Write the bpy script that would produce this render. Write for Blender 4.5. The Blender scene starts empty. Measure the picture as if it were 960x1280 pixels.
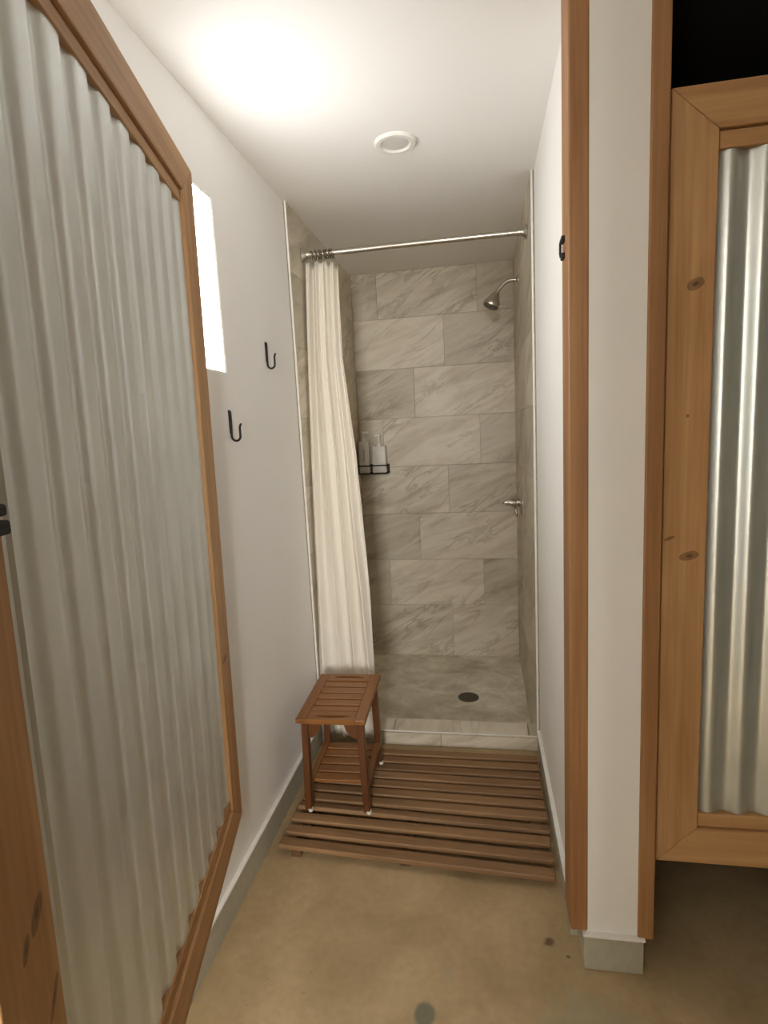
import bpy, bmesh, math, random
from mathutils import Vector, Matrix
random.seed(7)
PI = math.pi
sc = bpy.context.scene
C = sc.collection

# ------------------------------------------------------------------ camera
PITCH, YAW, ROLL, HC, FPX = -0.1428, 0.1751, -0.0505, 1.4369, 701.7
fw = Vector((-math.sin(YAW)*math.cos(PITCH), math.cos(YAW)*math.cos(PITCH), math.sin(PITCH)))
r0 = Vector((math.cos(YAW), math.sin(YAW), 0)); u0 = r0.cross(fw)
rr = r0*math.cos(ROLL)+u0*math.sin(ROLL); uu = -r0*math.sin(ROLL)+u0*math.cos(ROLL)
cam = bpy.data.cameras.new('camera'); camo = bpy.data.objects.new('camera', cam); C.objects.link(camo)
m = Matrix((rr, uu, -fw)).transposed().to_4x4(); m.translation = (0, 0, HC); camo.matrix_world = m
cam.sensor_fit = 'VERTICAL'; cam.sensor_height = 36; cam.lens = FPX/1280*36; cam.clip_start = 0.02
sc.camera = camo

# ------------------------------------------------------------------ light
w = bpy.data.worlds.new('sky'); sc.world = w; w.use_nodes = True
w.node_tree.nodes['Background'].inputs[0].default_value = (0.86, 0.94, 1.0, 1)
w.node_tree.nodes['Background'].inputs[1].default_value = 4.0

def area(name, loc, rot, sx, sy, power, col, spread=PI):
    l = bpy.data.lights.new(name, 'AREA'); l.shape = 'RECTANGLE'; l.size = sx; l.size_y = sy
    l.energy = power; l.color = col; l.spread = spread
    o = bpy.data.objects.new(name, l); C.objects.link(o); o.location = loc; o.rotation_euler = rot
    return o
# the small high window of the stall (window_1) is a frosted pane glowing with daylight: see WINDOW_GLOW
WINDOW_GLOW = 6.8
# added daylight fill, outside an invented window behind the camera (window_added)
area('added_rear_daylight', (0.20, -2.76, 1.70), (PI/2, 0, 0), 0.8, 1.0, 82, (1.0, 0.975, 0.90))

sc.view_settings.view_transform = 'Standard'; sc.view_settings.look = 'None'
sc.view_settings.gamma = 1; sc.view_settings.use_curve_mapping = False
sc.view_settings.exposure = 1.46
sc.cycles.use_denoising = True
sc.cycles.max_bounces = 12; sc.cycles.diffuse_bounces = 7; sc.cycles.glossy_bounces = 4
sc.cycles.sample_clamp_indirect = 6; sc.cycles.caustics_reflective = False; sc.cycles.caustics_refractive = False

# ------------------------------------------------------------------ materials
def mat(name):
    m = bpy.data.materials.new(name); m.use_nodes = True
    nt = m.node_tree
    return m, nt, nt.nodes['Principled BSDF']
def N(nt, t, **kw):
    n = nt.nodes.new(t)
    for k, v in kw.items():
        if k in n.inputs.keys(): n.inputs[k].default_value = v
        else: setattr(n, k, v)
    return n
def L(nt, a, b): nt.links.new(a, b)
def ramp(nt, src, stops):
    r = nt.nodes.new('ShaderNodeValToRGB'); L(nt, src, r.inputs[0])
    e = r.color_ramp.elements
    while len(e) < len(stops): e.new(0.5)
    for i, (p, c) in enumerate(stops):
        e[i].position = p; e[i].color = (c[0], c[1], c[2], 1) if hasattr(c, '__len__') else (c, c, c, 1)
    return r.outputs[0]
def mixc(nt, fac, a, b, mode='MIX'):
    x = nt.nodes.new('ShaderNodeMix'); x.data_type = 'RGBA'; x.blend_type = mode
    for sock, v in ((x.inputs[0], fac), (x.inputs[6], a), (x.inputs[7], b)):
        if hasattr(v, 'is_linked'): L(nt, v, sock)
        elif hasattr(v, '__len__'): sock.default_value = (v[0], v[1], v[2], 1)
        else: sock.default_value = v
    return x.outputs[2]
def coords(nt, scale=(1, 1, 1), rot=(0, 0, 0), rand=0.0, pre=None):
    tc = nt.nodes.new('ShaderNodeTexCoord'); out = tc.outputs['Object']
    if rand:
        oi = nt.nodes.new('ShaderNodeObjectInfo')
        mu = N(nt, 'ShaderNodeMath', operation='MULTIPLY'); L(nt, oi.outputs['Random'], mu.inputs[0]); mu.inputs[1].default_value = rand
        ad = N(nt, 'ShaderNodeVectorMath', operation='ADD'); L(nt, out, ad.inputs[0]); L(nt, mu.outputs[0], ad.inputs[1]); out = ad.outputs[0]
    if pre:
        m0 = nt.nodes.new('ShaderNodeMapping'); L(nt, out, m0.inputs[0]); m0.inputs['Rotation'].default_value = pre; out = m0.outputs[0]
    mp = nt.nodes.new('ShaderNodeMapping'); L(nt, out, mp.inputs[0])
    mp.inputs['Rotation'].default_value = rot; mp.inputs['Scale'].default_value = scale
    return mp.outputs[0], tc.outputs['Object']
def bump(nt, bs, src, strength, dist=0.002):
    b = N(nt, 'ShaderNodeBump', Strength=strength, Distance=dist); L(nt, src, b.inputs['Height']); L(nt, b.outputs[0], bs.inputs['Normal'])

def paint(name, col, rough=0.75, tex=0.06):
    m, nt, bs = mat(name)
    v, _ = coords(nt)
    n = N(nt, 'ShaderNodeTexNoise', Scale=160, Detail=3); L(nt, v, n.inputs[0])
    n2 = N(nt, 'ShaderNodeTexNoise', Scale=2.2, Detail=3); L(nt, v, n2.inputs[0])
    L(nt, ramp(nt, n2.outputs[0], [(0.3, [c*0.975 for c in col]), (0.7, col)]), bs.inputs['Base Color'])
    bs.inputs['Roughness'].default_value = rough
    bump(nt, bs, n.outputs[0], tex, 0.002)
    return m

def wood(name, dark, light, axis='z', rough=0.55, rand=7.0, knots=(), fine=1.0, plane='xz', streak=0.0):
    m, nt, bs = mat(name)
    k = {'x': 0, 'y': 1, 'z': 2}[axis]
    s = [24*fine]*3; s[k] = 1.4*fine
    v, obj = coords(nt, s, rand=rand)
    n = N(nt, 'ShaderNodeTexNoise', Scale=1.0, Detail=5, Roughness=0.6, Distortion=0.6); L(nt, v, n.inputs[0])
    s2 = [150*fine]*3; s2[k] = 3
    v2, _ = coords(nt, s2, rand=rand)
    n2 = N(nt, 'ShaderNodeTexNoise', Scale=1.0, Detail=2); L(nt, v2, n2.inputs[0])
    s3 = [3.0]*3; s3[k] = 1.6
    v3, _ = coords(nt, s3, rand=rand)
    n3 = N(nt, 'ShaderNodeTexNoise', Scale=1.0, Detail=2); L(nt, v3, n3.inputs[0])
    c = ramp(nt, n.outputs[0], [(0.28, dark), (0.5, [(a+b)/2 for a, b in zip(dark, light)]), (0.72, light)])
    c = mixc(nt, 0.35, c, ramp(nt, n2.outputs[0], [(0.3, 0.55), (0.7, 1.0)]), 'MULTIPLY')
    c = mixc(nt, 0.5, c, ramp(nt, n3.outputs[0], [(0.3, (0.72, 0.62, 0.56)), (0.7, (1, 1, 1))]), 'MULTIPLY')
    if knots:
        sep = nt.nodes.new('ShaderNodeSeparateXYZ'); L(nt, obj, sep.inputs[0])
        for (a, b, ra, rb, ang) in knots:       # distance in an ellipse around each knot
            cv = nt.nodes.new('ShaderNodeCombineXYZ')
            L(nt, sep.outputs['xyz'.index(plane[0])], cv.inputs[0]); L(nt, sep.outputs['xyz'.index(plane[1])], cv.inputs[1])
            nz = N(nt, 'ShaderNodeTexNoise', Scale=40, Detail=2); L(nt, obj, nz.inputs[0])
            mp = nt.nodes.new('ShaderNodeMapping'); mp.vector_type = 'TEXTURE'; L(nt, cv.outputs[0], mp.inputs[0])
            mp.inputs['Location'].default_value = (a, b, 0); mp.inputs['Rotation'].default_value = (0, 0, ang); mp.inputs['Scale'].default_value = (ra, rb, 1)
            ln = N(nt, 'ShaderNodeVectorMath', operation='LENGTH'); L(nt, mp.outputs[0], ln.inputs[0])
            ad = N(nt, 'ShaderNodeMath', operation='MULTIPLY_ADD'); L(nt, nz.outputs[0], ad.inputs[0]); ad.inputs[1].default_value = 0.5; L(nt, ln.outputs['Value'], ad.inputs[2])
            fac = ramp(nt, ad.outputs[0], [(0.35, 0.95), (0.62, 0.55), (0.95, 0.62), (1.0, 0.0)])
            c = mixc(nt, fac, c, [x*0.22 for x in dark])
    L(nt, c, bs.inputs['Base Color'])
    bs.inputs['Roughness'].default_value = rough
    bump(nt, bs, n2.outputs[0], 0.15, 0.001)
    return m

def plain(name, col, rough=0.5, metal=0.0, noise=0.1, scale=30):
    m, nt, bs = mat(name)
    v, _ = coords(nt, rand=3)
    n = N(nt, 'ShaderNodeTexNoise', Scale=scale, Detail=3); L(nt, v, n.inputs[0])
    L(nt, ramp(nt, n.outputs[0], [(0.3, [c*(1-noise) for c in col]), (0.7, col)]), bs.inputs['Base Color'])
    bs.inputs['Roughness'].default_value = rough; bs.inputs['Metallic'].default_value = metal
    return m

def stone_tile():
    m, nt, bs = mat('stone_tile')
    A1, A2 = math.radians(20), math.radians(32)
    v, _ = coords(nt, (1.5, 1, 8.0), rand=37, pre=(0, A1, 0))
    n = N(nt, 'ShaderNodeTexNoise', Scale=1.4, Detail=7, Roughness=0.62, Distortion=0.7); L(nt, v, n.inputs[0])
    c = ramp(nt, n.outputs[0], [(0.28, (0.42, 0.36, 0.265)), (0.42, (0.58, 0.52, 0.42)), (0.58, (0.70, 0.645, 0.545)), (0.8, (0.58, 0.525, 0.43))])
    v2, _ = coords(nt, (1.6, 1, 7.5), rand=61, pre=(0, A2, 0))
    n2 = N(nt, 'ShaderNodeTexNoise', Scale=1.5, Detail=5, Roughness=0.6, Distortion=1.0); L(nt, v2, n2.inputs[0])
    vein = ramp(nt, n2.outputs[0], [(0.44, 0.0), (0.495, 0.6), (0.51, 0.6), (0.53, 0.0)])
    n4 = N(nt, 'ShaderNodeTexNoise', Scale=0.9, Detail=2); L(nt, v2, n4.inputs[0])
    gate = ramp(nt, n4.outputs[0], [(0.47, 0.0), (0.64, 1.0)])
    mu = N(nt, 'ShaderNodeMath', operation='MULTIPLY'); L(nt, vein, mu.inputs[0]); L(nt, gate, mu.inputs[1])
    c = mixc(nt, mu.outputs[0], c, (0.32, 0.265, 0.185))
    oi = nt.nodes.new('ShaderNodeObjectInfo')
    c = mixc(nt, 1.0, c, ramp(nt, oi.outputs['Random'], [(0, (0.80, 0.79, 0.75)), (0.5, (0.95, 0.94, 0.91)), (1, (1.08, 1.06, 1.04))]), 'MULTIPLY')
    L(nt, c, bs.inputs['Base Color']); bs.inputs['Roughness'].default_value = 0.42
    bump(nt, bs, n.outputs[0], 0.12, 0.003)
    return m

def concrete(name, a, b, spots=False, sc=3.2):
    m, nt, bs = mat(name)
    v, obj = coords(nt)
    n = N(nt, 'ShaderNodeTexNoise', Scale=sc, Detail=7, Roughness=0.62, Distortion=0.4); L(nt, v, n.inputs[0])
    c = ramp(nt, n.outputs[0], [(0.3, a), (0.7, b)])
    n2 = N(nt, 'ShaderNodeTexNoise', Scale=45, Detail=4); L(nt, v, n2.inputs[0])
    c = mixc(nt, 0.35, c, ramp(nt, n2.outputs[0], [(0.3, 0.72), (0.65, 1.0)]), 'MULTIPLY')
    if spots:
        # patches and stains of the slab with shapes of their own: (x, y, rx, ry, angle, colour, strength)
        for (x, y, ra, rb, ang, col, st, wob) in (
                (0.22, 1.22, 0.26, 0.17, 0.3, (0.34, 0.31, 0.20), 0.55, 1.0),
                (-0.172, 1.19, 0.034, 0.04, 0.0, (0.13, 0.14, 0.09), 0.85, 0.25),
                (0.155, 1.425, 0.060, 0.036, 0.3, (0.12, 0.065, 0.03), 0.9, 1.2),
                (0.20, 1.39, 0.010, 0.008, 0.0, (0.08, 0.05, 0.03), 0.8, 0.5),
                (-0.12, 1.30, 0.03, 0.05, 0.4, (0.30, 0.27, 0.20), 0.3, 0.9)):
            nz = N(nt, 'ShaderNodeTexNoise', Scale=28, Detail=4); L(nt, obj, nz.inputs[0])
            mp = nt.nodes.new('ShaderNodeMapping'); mp.vector_type = 'TEXTURE'; L(nt, obj, mp.inputs[0])
            mp.inputs['Location'].default_value = (x, y, 0); mp.inputs['Rotation'].default_value = (0, 0, ang); mp.inputs['Scale'].default_value = (ra, rb, 1)
            ln = N(nt, 'ShaderNodeVectorMath', operation='LENGTH'); L(nt, mp.outputs[0], ln.inputs[0])
            ad = N(nt, 'ShaderNodeMath', operation='MULTIPLY_ADD'); L(nt, nz.outputs[0], ad.inputs[0]); ad.inputs[1].default_value = wob; L(nt, ln.outputs['Value'], ad.inputs[2])
            c = mixc(nt, ramp(nt, ad.outputs[0], [(0.75, st), (1.0, 0.0)]), c, col)
        vo = N(nt, 'ShaderNodeTexVoronoi', Scale=30); L(nt, v, vo.inputs[0])
        n5 = N(nt, 'ShaderNodeTexNoise', Scale=2.0, Detail=2); L(nt, v, n5.inputs[0])
        sp = N(nt, 'ShaderNodeMath', operation='MULTIPLY'); L(nt, ramp(nt, vo.outputs['Distance'], [(0.06, 0.4), (0.14, 0.0)]), sp.inputs[0]); L(nt, ramp(nt, n5.outputs[0], [(0.55, 0.0), (0.65, 1.0)]), sp.inputs[1])
        c = mixc(nt, sp.outputs[0], c, (0.16, 0.11, 0.06))
    L(nt, c, bs.inputs['Base Color']); bs.inputs['Roughness'].default_value = 0.55
    bump(nt, bs, n2.outputs[0], 0.12, 0.002)
    return m

def corrugated(name, col, metal, rough, hammer):
    m, nt, bs = mat(name)
    v, _ = coords(nt)
    n2 = N(nt, 'ShaderNodeTexNoise', Scale=6, Detail=4); L(nt, v, n2.inputs[0])
    n3 = N(nt, 'ShaderNodeTexNoise', Scale=170, Detail=2); L(nt, v, n3.inputs[0])
    L(nt, ramp(nt, n2.outputs[0], [(0.3, [x*0.9 for x in col]), (0.7, col)]), bs.inputs['Base Color'])
    bs.inputs['Metallic'].default_value = metal
    bs.inputs['Roughness'].default_value = rough
    bump(nt, bs, n3.outputs[0], hammer, 0.0015)
    return m

def fabric(name, col):
    m, nt, bs = mat(name)
    v, _ = coords(nt, (1, 1, 1))
    n = N(nt, 'ShaderNodeTexNoise', Scale=500, Detail=2); L(nt, v, n.inputs[0])
    n2 = N(nt, 'ShaderNodeTexNoise', Scale=14, Detail=4); L(nt, v, n2.inputs[0])
    L(nt, ramp(nt, n.outputs[0], [(0.3, [c*0.93 for c in col]), (0.7, col)]), bs.inputs['Base Color'])
    bs.inputs['Roughness'].default_value = 0.9
    ad = N(nt, 'ShaderNodeMath', operation='ADD'); L(nt, n.outputs[0], ad.inputs[0]); L(nt, n2.outputs[0], ad.inputs[1])
    bump(nt, bs, ad.outputs[0], 0.15, 0.003)
    tr = N(nt, 'ShaderNodeBsdfTranslucent'); tr.inputs[0].default_value = (*col, 1)
    mx = N(nt, 'ShaderNodeMixShader'); mx.inputs[0].default_value = 0.18
    out = [x for x in nt.nodes if x.type == 'OUTPUT_MATERIAL'][0]
    L(nt, bs.outputs[0], mx.inputs[1]); L(nt, tr.outputs[0], mx.inputs[2]); L(nt, mx.outputs[0], out.inputs[0])
    return m

def pane_glass():
    m, nt, bs = mat('window_glass')
    nt.nodes.remove(bs)
    tr = nt.nodes.new('ShaderNodeBsdfTransparent'); gl = N(nt, 'ShaderNodeBsdfGlossy', Roughness=0.03)
    mx = N(nt, 'ShaderNodeMixShader'); mx.inputs[0].default_value = 0.05
    out = [x for x in nt.nodes if x.type == 'OUTPUT_MATERIAL'][0]
    L(nt, tr.outputs[0], mx.inputs[1]); L(nt, gl.outputs[0], mx.inputs[2]); L(nt, mx.outputs[0], out.inputs[0])
    return m

M = {}
M['wall'] = paint('white_wall_paint', (0.89, 0.875, 0.85))
M['ceiling'] = paint('ceiling_paint', (0.90, 0.885, 0.865), 0.85)
M['dark'] = paint('unlit_stall_black', (0.012, 0.011, 0.010), 0.9)  # black stands in for the darkness inside the unlit stall
M['outer'] = paint('front_room_paint', (0.27, 0.235, 0.18))  # kept dark so the added front room bounces less light
M['white_trim'] = plain('white_trim', (0.86, 0.84, 0.80), 0.45)
M['tile'] = stone_tile()
M['grout'] = plain('grout', (0.42, 0.37, 0.29), 0.9, 0, 0.2, 60)
M['floor'] = concrete('stained_concrete', (0.32, 0.225, 0.11), (0.50, 0.365, 0.205), True)
M['pan'] = concrete('shower_stone', (0.50, 0.445, 0.34), (0.95, 0.90, 0.77), sc=7.0)
M['base'] = concrete('cove_base', (0.40, 0.375, 0.29), (0.50, 0.47, 0.37))
FIR_D, FIR_L = (0.45, 0.235, 0.09), (0.68, 0.41, 0.19)
M['fir_z'] = wood('fir_vertical', FIR_D, FIR_L, 'z')
M['fir_x'] = wood('fir_horizontal', FIR_D, FIR_L, 'x')
M['post_z'] = wood('post_fir', (0.32, 0.145, 0.05), (0.47, 0.25, 0.105), 'z')
M['teak_x'] = wood('teak_across', (0.20, 0.072, 0.014), (0.34, 0.14, 0.032), 'x', 0.38, fine=1.4)
M['teak_y'] = wood('teak_along', (0.19, 0.066, 0.013), (0.32, 0.13, 0.029), 'y', 0.38, fine=1.4)
M['teak_z_shade'] = wood('teak_upright_shaded', (0.09, 0.029, 0.008), (0.16, 0.056, 0.014), 'z', 0.38, fine=1.4)  # legs and brackets: shade under the stool top put into the colour
M['mat_x'] = wood('mat_slat_wood', (0.19, 0.10, 0.042), (0.36, 0.205, 0.092), 'x', 0.6, rand=11)
M['mat_y'] = wood('mat_runner_wood', (0.10, 0.052, 0.022), (0.17, 0.09, 0.04), 'y', 0.7)
M['steel_l'] = corrugated('galvanised_sheet', (0.86, 0.905, 0.895), 0.40, 0.38, 0.05)
M['steel_r'] = corrugated('galvanised_sheet_bright', (0.72, 0.76, 0.735), 0.75, 0.30, 0.03)
M['nickel'] = plain('brushed_nickel', (0.62, 0.58, 0.52), 0.27, 1.0, 0.08, 60)
M['chrome'] = plain('chrome', (0.72, 0.70, 0.66), 0.12, 1.0, 0.04)
M['dark_metal'] = plain('dark_bronze', (0.17, 0.15, 0.115), 0.45, 0.8)
M['iron'] = plain('black_iron', (0.010, 0.009, 0.009), 0.55, 0.2)
M['curtain'] = fabric('cream_cotton', (0.90, 0.845, 0.755))
M['bottle'] = plain('white_plastic', (0.66, 0.62, 0.57), 0.4)
M['pump'] = plain('pump_plastic', (0.80, 0.77, 0.70), 0.35)
M['ink'] = plain('label_ink', (0.22, 0.20, 0.18), 0.7)
M['cap'] = plain('foot_cap', (0.75, 0.70, 0.60), 0.4)
M['lens'] = plain('light_lens', (0.72, 0.69, 0.66), 0.5)
M['glass'] = pane_glass()
def frosted(name, col, strength):
    m, nt, bs = mat(name)
    v, _ = coords(nt); n = N(nt, 'ShaderNodeTexNoise', Scale=300, Detail=2); L(nt, v, n.inputs[0])
    bs.inputs['Base Color'].default_value = (0.8, 0.8, 0.8, 1); bs.inputs['Roughness'].default_value = 0.4
    L(nt, ramp(nt, n.outputs[0], [(0, [c*0.97 for c in col]), (1, col)]), bs.inputs['Emission Color']); bs.inputs['Emission Strength'].default_value = strength
    bump(nt, bs, n.outputs[0], 0.1)
    return m
M['frosted'] = frosted('frosted_daylit_pane', (0.98, 1.0, 0.985), WINDOW_GLOW)

# ------------------------------------------------------------------ helpers
def add_box(bm, x0, x1, y0, y1, z0, z1):
    v = [bm.verts.new(p) for p in ((x0,y0,z0),(x1,y0,z0),(x1,y1,z0),(x0,y1,z0),(x0,y0,z1),(x1,y0,z1),(x1,y1,z1),(x0,y1,z1))]
    for f in ((3,2,1,0),(4,5,6,7),(0,1,5,4),(1,2,6,5),(2,3,7,6),(3,0,4,7)): bm.faces.new([v[i] for i in f])
def bevel(bm, w, seg=2):
    bmesh.ops.bevel(bm, geom=list(bm.edges), offset=w, segments=seg, affect='EDGES', profile=0.5)
def add_prism(bm, pts, d0, d1, axis='y'):
    """extrude a closed outline; outline given in the two other axes"""
    def P(a, b, d): return {'y': (a, d, b), 'x': (d, a, b), 'z': (a, b, d)}[axis]
    lo = [bm.verts.new(P(a, b, d0)) for a, b in pts]; hi = [bm.verts.new(P(a, b, d1)) for a, b in pts]
    n = len(pts)
    bm.faces.new(lo); bm.faces.new(hi[::-1])
    for i in range(n): bm.faces.new((lo[i], hi[i], hi[(i+1) % n], lo[(i+1) % n]))
    bmesh.ops.recalc_face_normals(bm, faces=bm.faces[:])
def add_tube(bm, path, r, seg=12, cap=True, rfun=None):
    path = [Vector(p) for p in path]; rings = []
    t = (path[1]-path[0]).normalized()
    up = Vector((0, 0, 1)) if abs(t.z) < 0.9 else Vector((1, 0, 0))
    a = t.cross(up).normalized()
    for i, p in enumerate(path):
        if i == 0: t = path[1]-path[0]
        elif i == len(path)-1: t = path[-1]-path[-2]
        else: t = path[i+1]-path[i-1]
        t.normalize(); a = (a-t*a.dot(t)).normalized(); b = t.cross(a)
        R = rfun(i) if rfun else r
        rings.append([bm.verts.new(p+(a*math.cos(2*PI*k/seg)+b*math.sin(2*PI*k/seg))*R) for k in range(seg)])
    for i in range(len(rings)-1):
        for k in range(seg):
            bm.faces.new((rings[i][k], rings[i][(k+1) % seg], rings[i+1][(k+1) % seg], rings[i+1][k]))
    if cap: bm.faces.new(rings[0][::-1]); bm.faces.new(rings[-1])
    bmesh.ops.recalc_face_normals(bm, faces=bm.faces[:])
def add_lathe(bm, prof, origin, axis, seg=28):
    """prof: list of (radius, distance along axis)"""
    o = Vector(origin); t = Vector(axis).normalized()
    a = t.cross(Vector((0, 0, 1)) if abs(t.z) < 0.9 else Vector((1, 0, 0))).normalized(); b = t.cross(a)
    rings = [[bm.verts.new(o+t*d+(a*math.cos(2*PI*k/seg)+b*math.sin(2*PI*k/seg))*max(r, 1e-4)) for k in range(seg)] for r, d in prof]
    for i in range(len(rings)-1):
        for k in range(seg): bm.faces.new((rings[i][k], rings[i][(k+1) % seg], rings[i+1][(k+1) % seg], rings[i+1][k]))
    bm.faces.new(rings[0][::-1]); bm.faces.new(rings[-1])
    bmesh.ops.recalc_face_normals(bm, faces=bm.faces[:])
def add_torus(bm, c, axis, R, r, seg=28, s2=8):
    c = Vector(c); t = Vector(axis).normalized()
    a = t.cross(Vector((0, 0, 1)) if abs(t.z) < 0.9 else Vector((1, 0, 0))).normalized(); b = t.cross(a)
    g = []
    for i in range(seg):
        d = a*math.cos(2*PI*i/seg)+b*math.sin(2*PI*i/seg)
        g.append([bm.verts.new(c+d*(R+r*math.cos(2*PI*j/s2))+t*r*math.sin(2*PI*j/s2)) for j in range(s2)])
    for i in range(seg):
        for j in range(s2):
            bm.faces.new((g[i][j], g[(i+1) % seg][j], g[(i+1) % seg][(j+1) % s2], g[i][(j+1) % s2]))
    bmesh.ops.recalc_face_normals(bm, faces=bm.faces[:])
def obj(name, bm, material, parent=None, smooth=False):
    me = bpy.data.meshes.new(name)
    if smooth:
        for f in bm.faces: f.smooth = True
    bm.to_mesh(me); bm.free()
    if smooth == 'auto':
        try: me.set_sharp_from_angle(angle=math.radians(38))
        except Exception: pass
    me.materials.append(material)
    o = bpy.data.objects.new(name, me); C.objects.link(o)
    if parent is not None: o.parent = parent
    return o
def box(name, b, material, parent=None, bev=0.0):
    bm = bmesh.new(); add_box(bm, *b)
    if bev: bevel(bm, bev)
    return obj(name, bm, material, parent)
def tag(o, label, cat, group=None, kind=None):
    o['label'] = label; o['category'] = cat
    if group: o['group'] = group
    if kind: o['kind'] = kind
    return o
def thing(name, loc, label, cat, group=None, kind=None, rot=(0, 0, 0)):
    o = bpy.data.objects.new(name, None); C.objects.link(o); o.empty_display_size = 0.05
    o.location = loc; o.rotation_euler = rot
    return tag(o, label, cat, group, kind)
def struct(o, label, cat): return tag(o, label, cat, kind='structure')

# ------------------------------------------------------------------ dimensions (metres)
XL, XR = -0.781, 0.2265            # painted side walls of the stall
TL, TR = XL+0.012, XR-0.012        # tiled faces in the shower
YC, YB = 2.382, 3.5667             # shower entry, tiled back wall
H, ZF, ZC, ZB = 2.398, -0.0575, 0.0717, 0.099
YP = 1.372                         # end of the partition between the stalls

# ------------------------------------------------------------------ the room
bm = bmesh.new(); add_box(bm, XL, 1.75, -2.6, YC, -0.12, 0.0); add_box(bm, XR, 1.75, YC, 3.1, -0.12, 0.0)
struct(obj('floor', bm, M['floor']), 'brown stained concrete floor with patches and scuffs', 'floor')
o = struct(box('ceiling', (XL-0.14, 0.39, -2.74, 3.72, H, H+0.1), M['ceiling']), 'smooth white ceiling over the stall and shower', 'ceiling')
struct(box('ceiling_front', (0.39, 1.9, -2.74, YP+0.06, H, H+0.1), M['ceiling']), 'white ceiling in front of the dark stall', 'ceiling')
struct(box('ceiling_unlit', (0.39, 1.9, YP+0.06, 3.72, H, H+0.1), M['dark']), 'ceiling above the unlit stall, its darkness put into the colour', 'ceiling')  # ceiling coloured black in place of missing light

WY0, WY1, WZ0, WZ1 = 1.47, 1.703, 1.64, 2.16
VX0, VX1, VZ0, VZ1 = -0.20, 0.60, 1.2, 2.20
bm = bmesh.new()
add_box(bm, XL-0.14, XL, -2.74, WY0, -0.12, H); add_box(bm, XL-0.14, XL, WY1, YC, -0.12, H)
add_box(bm, XL-0.14, XL, WY0, WY1, -0.12, WZ0); add_box(bm, XL-0.14, XL, WY0, WY1, WZ1, H)
wl = struct(obj('wall_left', bm, M['wall']), 'white painted left wall with a window and two hooks', 'wall')
wr = struct(box('wall_right', (XR, 0.388, YP+0.099, YC, 0.0, H), M['wall']), 'white painted partition wall right of the shower entry', 'wall')
struct(box('wall_end', (0.238, 0.382, YP, YP+0.099, 0.0, H), M['wall']), 'white painted narrow end of the partition between two fir posts', 'wall')
# shower side and back walls: substrate with stone tiles as pieces
wsl = struct(box('wall_shower_left', (XL-0.14, TL-0.010, YC, 3.72, -0.12, H), M['grout']), 'stone tiled left wall of the shower', 'wall')
wsr = struct(box('wall_shower_right', (TR+0.010, 0.388, YC, 3.72, -0.12, H), M['grout']), 'stone tiled right wall of the shower', 'wall')
wb = struct(box('wall_back', (TL-0.010, TR+0.010, YB+0.010, 3.72, -0.12, H), M['grout']), 'veined stone tiled back wall of the shower', 'wall')

def tile_piece(parent, a, b, z0, z1, where):
    g = 0.0006
    w_, h_ = (b-a)-2*g, (z1-z0)-2*g
    bm = bmesh.new(); add_box(bm, -w_/2, w_/2, 0, 0.011, -h_/2, h_/2); bevel(bm, 0.0008, 1)
    t = obj('tile', bm, M['tile'], parent)
    c, zc = (a+b)/2, (z0+z1)/2
    dx = random.uniform(-0.0006, 0.0006)
    if where == 'back': t.location = (c, YB+dx, zc)
    elif where == 'right': t.location = (TR+dx, c, zc); t.rotation_euler = (0, 0, -PI/2)
    else: t.location = (TL+dx, c, zc); t.rotation_euler = (0, 0, PI/2)
    return t
T0 = -0.0128
def tile_wall(parent, lo, hi, offs, where):
    for k in range(8):
        z0 = ZF if k == 0 else T0+0.305*k
        z1 = H if k == 7 else T0+0.305*(k+1)
        x = offs[k % 3]
        while x > lo: x -= 0.61
        cuts = [lo]
        while True:
            x += 0.61
            if x >= hi-0.02: break
            if x > lo+0.02: cuts.append(x)
        cuts.append(hi)
        for a, b in zip(cuts[:-1], cuts[1:]): tile_piece(parent, a, b, z0, z1, where)
tile_wall(wb, TL, TR, (-0.205, 0.0, -0.40), 'back')
tile_wall(wsr, YC+0.004, YB, (2.95, 3.16, 2.75), 'right')
tile_wall(wsl, YC+0.004, YB, (2.80, 3.00, 3.2), 'left')

# shower floor, curb
struct(box('floor_shower', (TL-0.01, TR+0.01, YC+0.10, YB+0.01, -0.12, ZF), M['pan']), 'pale mottled stone shower floor', 'floor')
cb = struct(box('trim_curb', (XL, XR, YC+0.008, YC+0.102, -0.12, ZC-0.010), M['grout']), 'low tiled curb across the shower entry', 'curb')
g = 0.0015
for a, b in ((XL, -0.43), (-0.43, 0.18), (0.18, XR)):
    bm = bmesh.new(); add_box(bm, a+g, b-g, YC+0.002, YC+0.110, ZC-0.010, ZC); bevel(bm, 0.0012, 1); obj('tile', bm, M['tile'], cb)
for a, b in ((XL, -0.21), (-0.21, XR)):
    bm = bmesh.new(); add_box(bm, a+g, b-g, YC-0.002, YC+0.008, 0.002, ZC-0.011); bevel(bm, 0.0012, 1); obj('tile', bm, M['tile'], cb)
    bm = bmesh.new(); add_box(bm, max(a, TL)+g, min(b, TR)-g, YC+0.102, YC+0.110, ZF, ZC-0.011); bevel(bm, 0.0012, 1); obj('tile', bm, M['tile'], cb)
# pale metal edge profiles around the entry
struct(box('trim_1', (TL-0.006, TL+0.001, YC-0.003, YC+0.004, ZC, H), M['white_trim']), 'thin pale tile edge strip up the left wall', 'trim')
struct(box('trim_2', (TR-0.001, TR+0.006, YC-0.003, YC+0.004, ZC, H), M['white_trim']), 'thin pale tile edge strip up the right wall', 'trim')
struct(box('trim_3', (XL, XR, YC-0.004, YC+0.001, ZC-0.0035, ZC+0.001), M['white_trim']), 'thin pale edge strip along the shower curb', 'trim')

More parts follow.
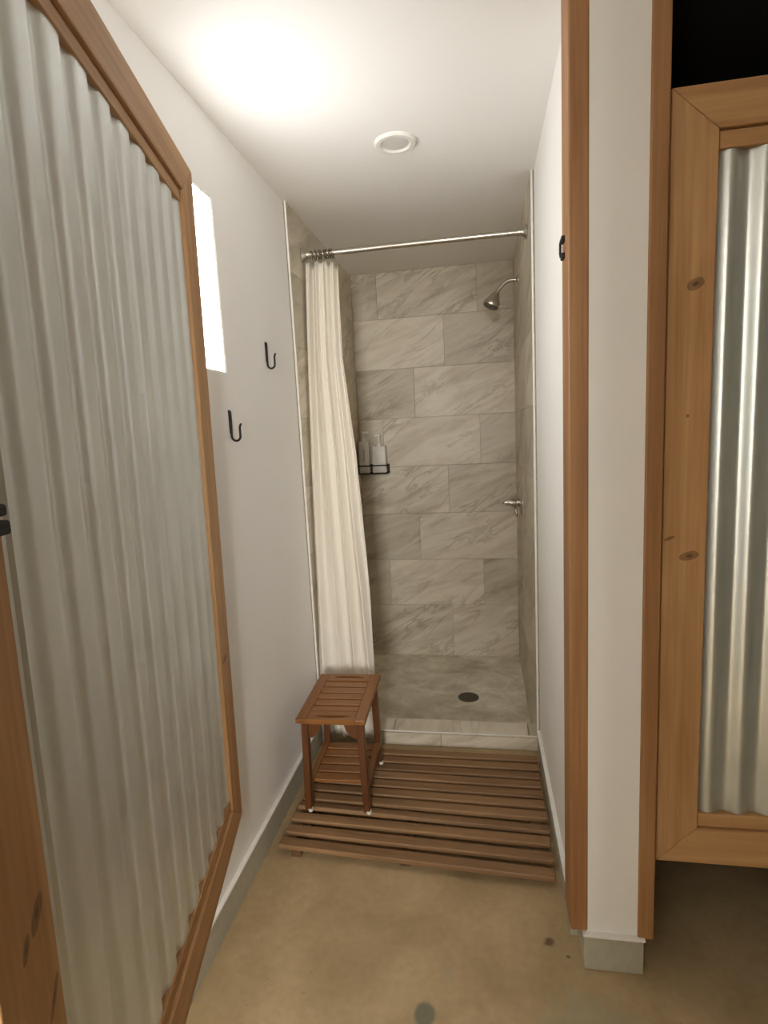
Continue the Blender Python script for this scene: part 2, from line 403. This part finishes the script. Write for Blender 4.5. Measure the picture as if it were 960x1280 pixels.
# baseboards: grey cove base with a white line of caulk on top
def baseboard(name, b, side, label):
    o = struct(box(name, b, M['base'], None, 0.003), label, 'baseboard')
    x0, x1, y0, y1, z0, z1 = b
    s = 0.003
    box('caulk_line', (x0-(s if side == 'e' else 0), x1+(s if side in 'le' else 0)-(0 if side != 'r' else 0), y0-(s if side == 'e' else 0), y1, z1-0.001, z1+0.006) if side != 'r'
        else (x0-s, x1, y0, y1, z1-0.001, z1+0.006), M['white_trim'], o, 0.0015)
    return o
baseboard('baseboard_left', (XL, XL+0.012, -2.6, YC-0.007, 0, ZB), 'l', 'grey base strip with white caulk line along the left wall')
baseboard('baseboard_right', (XR-0.012, XR, YP+0.0996, YC-0.007, 0, ZB), 'r', 'grey base strip with white caulk line along the right wall')
struct(box('baseboard_return', (0.2145, 0.238, YP+0.087, YP+0.0995, 0, ZB), M['base']), 'short return of grey base strip behind the fir post', 'baseboard')
baseboard('baseboard_end', (0.236, 0.384, YP-0.012, YP+0.0865, 0, ZB), 'e', 'grey base block at the foot of the partition end')

# wooden posts on the end of the partition
def post(name, b, label):
    x0, x1, y0, y1, z0, z1 = b
    bm = bmesh.new(); add_box(bm, *b); bevel(bm, 0.004, 2)
    return struct(obj(name, bm, M['post_z']), label, 'post')
post('trim_4', (0.203, 0.2465, YP-0.004, YP+0.10, 0.106, H), 'fir post on the shower side of the partition end')
post('trim_5', (0.370, 0.409, YP-0.006, YP+0.10, 0.100, H), 'fir post on the dark stall side of the partition end')
post('trim_6', (1.372, 1.412, YP-0.006, YP+0.10, 0.100, H), 'fir post on the far side of the dark stall door')

# the right stall, darkened by colour, and the added front room behind the camera
struct(box('wall_stall_left', (0.388, 0.398, YP+0.10, 3.1, 0, H), M['dark']), 'side wall inside the unlit stall, its darkness put into the colour', 'wall')
struct(box('wall_stall_right', (1.39, 1.75, YP, 3.1, 0, H), M['dark']), 'wall on the far side of the unlit stall, its darkness put into the colour', 'wall')
struct(box('wall_stall_back', (0.388, 1.75, 3.1, 3.2, 0, H), M['dark']), 'back wall of the unlit stall, its darkness put into the colour', 'wall')
struct(box('wall_room_right', (1.75, 1.87, -2.74, 3.2, -0.12, H), M['outer']), 'plain right wall of the added front room', 'wall')
bm = bmesh.new()
add_box(bm, XL, VX0, -2.74, -2.6, -0.12, H); add_box(bm, VX1, 1.75, -2.74, -2.6, -0.12, H)
add_box(bm, VX0, VX1, -2.74, -2.6, -0.12, VZ0); add_box(bm, VX0, VX1, -2.74, -2.6, VZ1, H)
struct(obj('wall_rear', bm, M['outer']), 'plain unseen wall behind the camera with an added window', 'wall')

struct(box('wall_light_block', (0.045, 1.75, -1.0, -0.9, 0, H), M['outer']), 'unseen wall added behind the camera to block light to the right', 'wall')  # added out of view; keeps rear daylight off partition end and right floor

# windows
def window(name, o_label, frame_boxes, pane_box, glass='glass'):
    t = thing(name, (0, 0, 0), o_label, 'window', kind='structure')
    for b in frame_boxes: box('window_frame', b, M['white_trim'], t, 0.002)
    box('pane', pane_box, M[glass], t)
    return t
fx0, fx1, f = XL-0.030, XL-0.001, 0.006
window('window_1', 'bright narrow window in the left wall beyond the open door', [
    (fx0, fx1, WY0, WY0+f, WZ0, WZ1), (fx0, fx1, WY1-f, WY1, WZ0, WZ1),
    (fx0, fx1, WY0+f, WY1-f, WZ0, WZ0+f), (fx0, fx1, WY0+f, WY1-f, WZ1-f, WZ1)],
    (XL-0.012, XL-0.003, WY0+f, WY1-f, WZ0+f, WZ1-f), 'frosted')
f = 0.04
window('window_added', 'unseen window added behind the camera to let daylight in', [  # invented opening out of view, for the added daylight
    (VX0, VX0+f, -2.70, -2.64, VZ0, VZ1), (VX1-f, VX1, -2.70, -2.64, VZ0, VZ1),
    (VX0+f, VX1-f, -2.70, -2.64, VZ0, VZ0+f), (VX0+f, VX1-f, -2.70, -2.64, VZ1-f, VZ1)],
    (VX0+f, VX1-f, -2.672, -2.668, VZ0+f, VZ1-f))

# ------------------------------------------------------------------ stall doors
def stall_door(name, label, loc, rot, W, HH, sw, tw, bw, pitch, depth, phase, steel, flat=1.0, st=0.040, lap=0.0, knots=()):
    """local x: width, z: height, front face at y=0 looking to -y"""
    t = thing(name, loc, label, 'door', kind='structure', rot=rot)
    T = 0.036
    def mitre(pts, material, nm):
        bm = bmesh.new(); add_prism(bm, pts, 0.0, T); bevel(bm, 0.0022, 2); return obj(nm, bm, material, t)
    e = 0.0006
    fz = wood('fir_stile_'+name, FIR_D, FIR_L, 'z', knots=knots) if knots else M['fir_z']
    mitre([(0, e), (0, HH-e), (sw-e, HH-tw-e), (sw-e, bw+e)], fz, 'stile')
    mitre([(W, HH-e), (W, e), (W-sw+e, bw+e), (W-sw+e, HH-tw-e)], fz, 'stile')
    mitre([(e, HH), (W-e, HH), (W-sw, HH-tw), (sw, HH-tw)], M['fir_x'], 'rail')
    mitre([(W-e, 0), (e, 0), (sw, bw), (W-sw, bw)], M['fir_x'], 'rail')
    for z0, z1 in ((HH-tw-st, HH-tw-0.003), (bw+0.003, bw+st)):
        bm = bmesh.new(); add_box(bm, sw+0.002, W-sw-0.002, 0.007, 0.034, z0, z1); bevel(bm, 0.0018, 2); obj('stop_strip', bm, M['fir_x'], t)
    # corrugated sheet behind the stops
    bm = bmesh.new()
    x0, x1 = sw+0.001, W-sw-0.001; n = int((x1-x0)/pitch*22)
    z0, z1 = bw+st+0.0005, HH-tw-st-0.0005
    def wave(x):
        y = 0.0105+depth*(0.5-0.5*math.cos(2*PI*(x/pitch+phase)))**flat
        if lap and x < sw+lap+0.003:                       # flat selvedge next to the stile, then the lapped edge stands proud
            k = min(1, max(0, (x-sw-lap)/0.003)); y = 0.0165*(1-k)+0.0105*k
        return y
    rows = []
    for back in (0, 1):
        for z in (z0, z1):
            rows.append([bm.verts.new((x0+(x1-x0)*i/n, wave(x0+(x1-x0)*i/n)+back*0.0012, z)) for i in range(n+1)])
    for i in range(n):
        bm.faces.new((rows[0][i], rows[0][i+1], rows[1][i+1], rows[1][i])); bm.faces.new((rows[2][i+1], rows[2][i], rows[3][i], rows[3][i+1]))
    for i in range(n):
        bm.faces.new((rows[1][i], rows[1][i+1], rows[3][i+1], rows[3][i])); bm.faces.new((rows[0][i+1], rows[0][i], rows[2][i], rows[2][i+1]))
    p = obj('corrugated_panel', bm, steel, t, 'auto')
    return t
WL = 1.085
LPH = 0.60
yaw = 0.2378
D = Vector((-math.sin(yaw), math.cos(yaw), 0))
far = Vector((-0.7394, 1.4519, 0.3119))
ld = stall_door('door_1', 'open stall door with corrugated metal panel in fir frame at left', far-D*WL, (0.0131, 0, yaw+PI/2), WL, 1.811, 0.105, 0.084, 0.084, 0.0865, 0.0095, LPH, M['steel_l'], 2.6, 0.030, 0.034,
    knots=((0.075, 0.62, 0.012, 0.030, -0.5), (0.05, 0.60, 0.008, 0.022, -0.4), (0.085, 0.50, 0.006, 0.035, -0.5), (0.05, 0.44, 0.005, 0.03, -0.5), (1.02, 0.52, 0.03, 0.012, 0.2)))
# black slide latch on the free stile of the open door
lt = bmesh.new(); add_box(lt, 0.025, 0.072, -0.006, 0.0, 1.02, 1.085); bevel(lt, 0.002)
lp = obj('latch_plate', lt, M['iron'], ld)
for zz, ex, h2 in ((1.066, 0.0895, 0.0062), (1.048, 0.0925, 0.0075)):
    b_ = bmesh.new(); add_box(b_, 0.045, ex, -0.018, -0.005, zz-h2, zz+h2); bevel(b_, 0.003); obj('latch_bar', b_, M['iron'], lp)
for zz in (0.25, 1.5):
    b_ = bmesh.new(); add_box(b_, WL-0.03, WL+0.012, 0.036, 0.039, zz, zz+0.09); add_tube(b_, [(WL+0.008, 0.038, zz), (WL+0.008, 0.038, zz+0.09)], 0.006, 10)
    obj('hinge', b_, M['iron'], ld)
rd = stall_door('door_2', 'closed stall door with corrugated metal panel in fir frame at right', (0.4165, YP+0.018, 0.312), (0, 0, 0), 0.95, 1.811, 0.097, 0.090, 0.096, 0.0695, 0.016, 0.17, M['steel_r'], 1.0, 0.038, 0.0,
    knots=((0.057, 1.410, 0.026, 0.016, 0.45), (0.048, 1.125, 0.0055, 0.0055, 0), (0.016, 0.842, 0.018, 0.006, 0.4), (0.06, 0.80, 0.03, 0.014, 0.2)))

# black latch keeper on the inner edge of the fir post
kx, ky, kz = 0.203, YP+0.062, 1.838
bm = bmesh.new()
path = [(kx+0.001, ky, kz+0.019), (kx-0.007, ky+0.004, kz+0.017), (kx-0.0085, ky+0.004, kz+0.010), (kx-0.0085, ky+0.004, kz-0.012), (kx-0.008, ky+0.004, kz-0.019), (kx+0.001, ky, kz-0.021)]
add_tube(bm, path, 0.0030, 8)
kp = thing('latch_keeper', (0, 0, 0), 'small black metal latch keeper on the fir post edge', 'latch')
obj('loop', bm, M['iron'], kp, True)
for a, b in ((0.010, 0.024), (-0.026, -0.013)):
    bm = bmesh.new(); add_box(bm, kx-0.0075, kx, ky-0.012, ky+0.012, kz+a, kz+b); bevel(bm, 0.0015); obj('mounting_tab', bm, M['iron'], kp)

# ------------------------------------------------------------------ ceiling light
lg = thing('ceiling_light', (-0.258, 2.038, H), 'round white recessed ceiling light, switched off', 'light')
bm = bmesh.new(); add_lathe(bm, [(0.072, 0), (0.072, 0.004), (0.066, 0.009), (0.052, 0.009), (0.046, 0.004), (0.046, 0.0)], (0, 0, 0), (0, 0, -1), 40); obj('trim_ring', bm, M['white_trim'], lg, 'auto')
bm = bmesh.new(); add_lathe(bm, [(0.0455, 0.0005), (0.0455, 0.0035), (0.02, 0.0055), (0.0, 0.006)], (0, 0, 0), (0, 0, -1), 40); obj('lens', bm, M['lens'], lg, 'auto')

# ------------------------------------------------------------------ wall hooks
def hook(y, ztop, zbot, proj, label):
    t = thing('wall_hook', (XL, y, zbot), label, 'hook', 'black hooks on the left wall')
    h = ztop-zbot; bm = bmesh.new()
    R = proj*0.40
    path = [(0.004, 0, h), (0.004, 0, h*0.7), (0.004, 0, R)]
    for i in range(1, 9):
        a = PI*i/8; path.append((0.004+R-R*math.cos(a), 0, R-R*math.sin(a)))
    x = 0.004+2*R
    path += [(x, 0, R+h*0.28), (x+0.002, 0, R+h*0.36), (x+0.006, 0, R+h*0.42)]
    add_tube(bm, path, 0.0042, 10, True, lambda i: 0.0046 if i < 2 else (0.0028 if i > len(path)-2 else 0.0036))
    obj('hook_rod', bm, M['iron'], t, True)
    bm = bmesh.new(); add_box(bm, 0, 0.004, -0.006, 0.006, h*0.25, h+0.004); bevel(bm, 0.0012); obj('back_plate', bm, M['iron'], t)
    return t
hook(2.056, 1.783, 1.690, 0.036, 'black iron hook on left wall nearer the shower, the higher one')
hook(1.693, 1.523, 1.430, 0.036, 'black iron hook on left wall beside the open door, the lower one')

# ------------------------------------------------------------------ curtain rod, rings, curtain
RY, RZ = 2.572, 2.236
t = thing('shower_curtain_rod', (0, RY, RZ), 'brushed nickel shower curtain rod across the shower entry', 'curtain rod')
bm = bmesh.new(); add_tube(bm, [(TL+0.004, 0, 0), (-0.2, 0, 0), (TR-0.004, 0, 0)], 0.0125, 20); obj('tube', bm, M['nickel'], t, 'auto')
for x, d in ((TL, 1), (TR, -1)):
    bm = bmesh.new(); add_lathe(bm, [(0.030, 0.0), (0.031, 0.004), (0.027, 0.010), (0.018, 0.018), (0.0155, 0.030), (0.0155, 0.040)], (x, 0, 0), (d, 0, 0)); obj('flange', bm, M['nickel'], t, 'auto')
bm = bmesh.new(); add_torus(bm, (0, 0, 0), (1, 0.25, 0.1), 0.0195, 0.0022, 24, 6)
ring = obj('curtain_ring', bm, M['dark_metal'], None, True)
for i in range(8):
    r_ = ring if i == 0 else ring.copy()
    if i: C.objects.link(r_)
    r_.location = (-0.722+0.0135*i+random.uniform(-0.003, 0.003), RY, RZ-0.0045); r_.rotation_euler = (random.uniform(-0.3, 0.3), 0, random.uniform(-0.35, 0.35))
    tag(r_, 'dark metal ring bunched at the left end of the curtain rod', 'curtain ring', 'curtain rings on the rod')

def curtain():
    nu, nv = 150, 70
    bm = bmesh.new(); grid = []
    for j in range(nv+1):
        v = j/nv; row = []
        ztop, zbot = 2.205, 0.052
        yb = RY-0.232*(v**0.9)
        xl = -0.757-0.008*v
        vr = [(0.0, -0.612), (0.2, -0.600), (0.4, -0.553), (0.7, -0.511), (1.0, -0.484)]
        for (a, xa), (b, xb) in zip(vr[:-1], vr[1:]):
            if a <= v <= b: xr = xa+(xb-xa)*(v-a)/(b-a); break
        for i in range(nu+1):
            u = i/nu
            ph = 2*PI*(3.6*u**1.1+0.35*math.sin(2.2*v+1.0)*u+0.1*math.sin(5*v))
            amp = (0.020+0.008*v)*(0.55+0.45*math.cos(1.1*PI*u+0.6*v)**2)*(1-0.45*v*u)
            amp2 = 0.006*(1-v)**1.2
            y = yb-amp*math.sin(ph)-amp2*math.sin(2.3*ph+1.3)+0.006*math.sin(3*PI*u+4*v)
            x = xl+(xr-xl)*u+0.006*math.cos(ph)*(0.5+0.5*v)
            sag = 0.011*(0.5-0.5*math.cos(2*ph))*max(0, 1-12*v)+(0.018*max(0, (u-0.78)/0.22)*max(0, 1-10*v))
            wr = 0.0015*math.sin(60*v+9*u)*max(0, v-0.55)*(1 if u < 0.35 else 0.2)*2
            z = ztop+(zbot-ztop)*v-sag+0.006*v*math.sin(6*u)
            row.append(bm.verts.new((x, y+wr, z)))
        grid.append(row)
    for j in range(nv):
        for i in range(nu): bm.faces.new((grid[j][i], grid[j+1][i], grid[j+1][i+1], grid[j][i+1]))
    o = obj('shower_curtain', bm, M['curtain'], None, True)
    s = o.modifiers.new('thickness', 'SOLIDIFY'); s.thickness = 0.0016; s.offset = 0
    return tag(o, 'cream cotton shower curtain drawn to the left side', 'curtain')
curtain()

# ------------------------------------------------------------------ shower head
t = thing('wall_shower', (TR, 3.135, 2.178), 'brushed nickel shower head on a curved arm from right wall', 'shower head')
bm = bmesh.new(); add_lathe(bm, [(0.029, 0), (0.028, 0.004), (0.018, 0.010), (0.011, 0.013)], (0, 0, 0), (-1, 0, 0)); obj('flange', bm, M['nickel'], t, 'auto')
arm = [(0, 0, 0), (-0.03, 0, 0.003), (-0.05, 0, 0.001), (-0.068, 0, -0.008), (-0.085, 0, -0.022), (-0.112, 0, -0.052)]
pts = []
for i in range(len(arm)-1):
    for k in range(4):
        q = k/4; P = [Vector(arm[max(0, min(len(arm)-1, i+o_))]) for o_ in (-1, 0, 1, 2)]
        pts.append(0.5*((2*P[1])+(-P[0]+P[2])*q+(2*P[0]-5*P[1]+4*P[2]-P[3])*q*q+(-P[0]+3*P[1]-3*P[2]+P[3])*q**3))
pts.append(Vector(arm[-1]))
bm = bmesh.new(); add_tube(bm, pts, 0.0105, 14); obj('arm', bm, M['nickel'], t, True)
ax = Vector((-0.42, -0.10, -0.90)).normalized(); p0 = Vector(arm[-1])
bm = bmesh.new(); add_lathe(bm, [(0.011, -0.012), (0.013, -0.004), (0.013, 0.010), (0.010, 0.014)], p0, Vector((-0.62, 0, -0.78))); obj('ball_joint', bm, M['nickel'], t, 'auto')
bm = bmesh.new(); add_lathe(bm, [(0.014, 0.000), (0.021, 0.012), (0.028, 0.028), (0.038, 0.046), (0.045, 0.060), (0.046, 0.072), (0.043, 0.078)], p0, ax, 32); hd = obj('head', bm, M['nickel'], t, 'auto')
bm = bmesh.new(); add_lathe(bm, [(0.038, 0.0775), (0.037, 0.081), (0.0, 0.082)], p0, ax, 32); obj('spray_face', bm, M['dark_metal'], hd, 'auto')
bm = bmesh.new(); q = p0+ax*0.068+Vector((0.043, -0.01, -0.014)); add_box(bm, q.x-0.006, q.x+0.012, q.y-0.006, q.y+0.006, q.z-0.005, q.z+0.003); bevel(bm, 0.002); obj('spray_lever', bm, M['chrome'], hd)

# ------------------------------------------------------------------ mixer valve
t = thing('shower_valve', (TR, 3.148, 1.011), 'brushed nickel shower valve with lever on right tiled wall', 'valve')
bm = bmesh.new(); add_lathe(bm, [(0.082, 0), (0.082, 0.003), (0.076, 0.008), (0.045, 0.012), (0.028, 0.014)], (0, 0, 0), (-1, 0, 0), 40); obj('escutcheon', bm, M['nickel'], t, 'auto')
bm = bmesh.new(); add_lathe(bm, [(0.020, 0.010), (0.023, 0.018), (0.0235, 0.055), (0.021, 0.058)], (0, 0, 0), (-1, 0, 0)); obj('handle_body', bm, M['nickel'], t, 'auto')
bm = bmesh.new(); add_lathe(bm, [(0.019, 0.056), (0.017, 0.075), (0.013, 0.088), (0.008, 0.090), (0.0075, 0.098), (0.009, 0.101), (0.007, 0.105), (0.0, 0.106)], (0, 0, 0), (-1, 0, 0)); obj('handle_tip', bm, M['chrome'], t, 'auto')
bm = bmesh.new(); add_tube(bm, [(-0.035, 0, -0.018), (-0.032, -0.012, -0.045), (-0.028, -0.018, -0.078)], 0.006, 10, True); obj('lever', bm, M['nickel'], t, True)

# ------------------------------------------------------------------ drain
t = thing('shower_drain', (-0.102, 2.984, ZF), 'round dark metal drain in the shower floor', 'drain')
bm = bmesh.new(); add_lathe(bm, [(0.058, 0), (0.058, 0.002), (0.054, 0.0035), (0.050, 0.003), (0.050, 0.0)], (0, 0, 0), (0, 0, 1), 36); obj('rim', bm, M['dark_metal'], t, 'auto')
bm = bmesh.new(); add_lathe(bm, [(0.0495, 0.0), (0.0495, 0.001), (0, 0.001)], (0, 0, 0), (0, 0, 1), 36); obj('sump', bm, M['dark_metal'], t)
for k in range(-4, 5):
    hw = math.sqrt(0.049**2-(k*0.0105)**2)
    box('grate_bar', (-hw, hw, k*0.0105-0.003, k*0.0105+0.003, 0.001, 0.003), M['dark_metal'], t)

# ------------------------------------------------------------------ wire caddy with pump bottles
CX0, CX1, CY0, CY1, CZ = -0.764, -0.578, 3.452, YB-0.002, 1.176
t = thing('shower_caddy', (0, 0, 0), 'black wire caddy shelf on the tiled back wall', 'caddy')
def rect_loop(z, r):
    bm = bmesh.new(); c = 0.018; P = []
    for (cx, cy, a0) in ((CX1-c, CY0+c, -PI/2), (CX1-c, CY1-c, 0), (CX0+c, CY1-c, PI/2), (CX0+c, CY0+c, PI)):
        for k in range(5):
            a = a0+PI/2*k/4; P.append((cx+c*math.cos(a), cy+c*math.sin(a), z))
    P.append(P[0]); add_tube(bm, P, r, 8, False); return bm
obj('top_rail', rect_loop(CZ+0.050, 0.0042), M['iron'], t, True)
obj('bottom_rail', rect_loop(CZ, 0.0042), M['iron'], t, True)
for i in range(1, 8):
    x = CX0+(CX1-CX0)*i/8; bm = bmesh.new(); add_tube(bm, [(x, CY0, CZ), (x, CY1, CZ)], 0.0022, 6); obj('shelf_wire', bm, M['iron'], t, True)
for x, y in ((CX1, CY0+0.03), (CX1, CY1-0.03), (CX0, CY0+0.03), (CX0, CY1-0.03), (-0.676, CY0)):
    bm = bmesh.new(); add_tube(bm, [(x, y, CZ), (x, y, CZ+0.05)], 0.0032, 8); obj('upright_wire', bm, M['iron'], t, True)
def bottle(x, y, w_, d_, hb, hp, rot, label):
    t = thing('pump_bottle', (x, y, CZ+0.0035), label, 'bottle', 'pump bottles in the caddy', rot=(0, 0, rot))
    bm = bmesh.new(); add_box(bm, -w_/2, w_/2, -d_/2, d_/2, 0, hb); bevel(bm, 0.006, 3); b_ = obj('body', bm, M['bottle'], t, 'auto')
    zz = hb*0.38
    for k in range(9):
        l_ = (0.006, 0.004, 0.007, 0.005)[k % 4]
        box('label_print', (-0.004, 0.003, -d_/2-0.0004, -d_/2+0.0002, zz, zz+l_), M['ink'], b_); zz += l_+0.003
    bm = bmesh.new(); add_lathe(bm, [(0.018, hb-0.001), (0.018, hb+0.008), (0.013, hb+0.016), (0.007, hb+0.026), (0.0065, hp-0.012)], (0, 0, 0), (0, 0, 1), 20); pm = obj('pump_collar', bm, M['pump'], t, 'auto')
    bm = bmesh.new(); add_box(bm, -0.012, 0.032, -0.008, 0.008, hp-0.014, hp); bevel(bm, 0.003); obj('pump_nozzle', bm, M['pump'], t)
    return t
bottle(-0.728, 3.505, 0.066, 0.066, 0.199, 0.262, 0.15, 'taller pale square pump bottle in the caddy, by the curtain edge')
bottle(-0.630, 3.505, 0.086, 0.062, 0.168, 0.240, PI, 'shorter pale square pump bottle at the right end of the caddy')

# ------------------------------------------------------------------ slatted mat
t = thing('slatted_mat', (-0.262, 1.965, 0), 'brown wooden slatted shower mat on the concrete floor', 'mat')
ys = [1.660, 1.728, 1.797, 1.862, 1.922, 1.980, 2.036, 2.092, 2.148, 2.204, 2.262]
sw_, sh = 0.038, 0.018
bm = bmesh.new(); add_box(bm, -0.462, 0.462, -sw_/2, sw_/2, 0, sh); bevel(bm, 0.004, 2)
s0 = obj('slat', bm, M['mat_x'], t)
for i, y in enumerate(ys):
    s = s0 if i == 0 else s0.copy()
    if i: C.objects.link(s)
    k = (y-1.66)/0.6
    s.location = (random.uniform(-0.004, 0.004)+0.004*k, y-1.965, 0.0225); s.rotation_euler = (random.uniform(-0.02, 0.02), 0, -0.050*(1-k)+0.0*k)
    s.parent = t
    if i == 3: s.rotation_euler = (-0.22, 0.006, -0.042); s.location.z = 0.0205
    if i == 0: s.scale = (1.0, 1.1, 1.0)
for x in (-0.40, -0.02, 0.42):
    bm = bmesh.new(); add_box(bm, x-0.018, x+0.018, -0.305, 0.315, 0.0, 0.0225); bevel(bm, 0.002); r_ = obj('runner', bm, M['mat_y'], t)
    bm = None

# ------------------------------------------------------------------ teak stool
SX, SY, S0 = -0.563, 2.010, 0.0432
t = thing('teak_stool', (SX, SY, S0), 'small reddish teak slatted stool standing on the slatted mat', 'stool', rot=(0, 0, 0.03))
HW, HL, ZT = 0.129, 0.193, 0.380
tp = thing('stool_top', (0, 0, 0), '', ''); del tp['label']; del tp['category']; tp.parent = t
TT = 0.018
def part_box(nm, b, mt, par, bv=0.003):
    bm = bmesh.new(); add_box(bm, *b); bevel(bm, bv); return obj(nm, bm, mt, par)
part_box('side_rail', (-HW, -HW+0.040, -HL, HL, ZT-TT, ZT), M['teak_y'], tp)
part_box('side_rail', (HW-0.040, HW, -HL, HL, ZT-TT, ZT), M['teak_y'], tp)
# end boards with curved hand slots
def end_board(sgn):
    y_in, y_out = 0.130, HL
    bm = bmesh.new()
    n = 16; x0, x1 = -HW+0.0405, HW-0.0405
    xs = [x0+(x1-x0)*i/n for i in range(n+1)]
    def slot(x):
        u = abs(x)/0.062
        return 0 if u >= 1 else 0.013*math.sqrt(1-u*u)
    def yy(y): return sgn*y
    yc_ = 0.160
    # two strips, in front of and behind the slot, sharing the same outline
    for lo, hi, f_lo, f_hi in ((y_in, yc_, lambda x: y_in, lambda x: yc_-slot(x)*0.45), (yc_, y_out, lambda x: yc_+slot(x), lambda x: y_out)):
        for a, b in zip(xs[:-1], xs[1:]):
            P = [(a, yy(f_lo(a))), (b, yy(f_lo(b))), (b, yy(f_hi(b))), (a, yy(f_hi(a)))]
            add_prism(bm, P, ZT-TT+0.0005, ZT-0.0005, 'z')
    bmesh.ops.remove_doubles(bm, verts=bm.verts[:], dist=0.00005)
    bmesh.ops.recalc_face_normals(bm, faces=bm.faces[:])
    return obj('end_board', bm, M['teak_x'], tp)
end_board(1); end_board(-1)
for k in range(5):
    y0 = -0.126+k*0.0508
    part_box('slat', (-HW+0.040, HW-0.040, y0+0.0015, y0+0.0405, ZT-TT+0.001, ZT-0.001), M['teak_x'], tp, 0.003)
for sx in (-1, 1):
    for sy in (-1, 1):
        bm = bmesh.new()
        xt, yt = sx*(HW-0.026), sy*(HL-0.040); xb, yb_ = sx*(HW-0.018), sy*(HL-0.036)
        a, b = 0.0125, 0.016
        v = [bm.verts.new((x+i*a, y+j*b, z)) for (x, y, z) in ((xb, yb_, 0.006), (xt, yt, ZT-TT)) for i, j in ((-1, -1), (1, -1), (1, 1), (-1, 1))]
        for f_ in ((3,2,1,0),(4,5,6,7),(0,1,5,4),(1,2,6,5),(2,3,7,6),(3,0,4,7)): bm.faces.new([v[i] for i in f_])
        bevel(bm, 0.003); lg_ = obj('leg', bm, M['teak_z_shade'], t)
        bm = bmesh.new(); add_lathe(bm, [(0.0085, 0), (0.010, 0.003), (0.0095, 0.012)], (xb+0.008, yb_-0.010, 0), (0, 0, 1), 14); obj('foot_cap', bm, M['cap'], lg_, 'auto')
        # curved bracket under the top, on the short side
        bm = bmesh.new(); P = [(xt, ZT-TT), (xt-sx*0.062, ZT-TT)]
        for k in range(1, 7):
            q = PI/2*k/6; P.append((xt-sx*0.062+sx*0.05*(1-math.cos(q)), ZT-TT-0.072*math.sin(q)))
        P.append((xt, ZT-TT-0.072))
        add_prism(bm, P, yt-0.008, yt+0.008, 'y'); obj('bracket', bm, M['teak_z_shade'], t)
for sx in (-1, 1):
    part_box('apron', (sx*(HW-0.027)-0.007, sx*(HW-0.027)+0.007, -HL+0.056, HL-0.056, ZT-TT-0.040, ZT-TT), M['teak_y'], t)
sh_ = thing('shelf', (0, 0, 0), '', ''); del sh_['label']; del sh_['category']; sh_.parent = t
SZ = 0.100
for sx in (-1, 1): part_box('shelf_rail', (sx*(HW-0.020)-0.012, sx*(HW-0.020)+0.012, -HL+0.053, HL-0.020, SZ-0.016, SZ), M['teak_y'], sh_)
for k in range(5):
    y0 = -0.120+k*0.053
    part_box('shelf_slat', (-HW+0.033, HW-0.033, y0, y0+0.043, SZ-0.014, SZ-0.001), M['teak_x'], sh_)
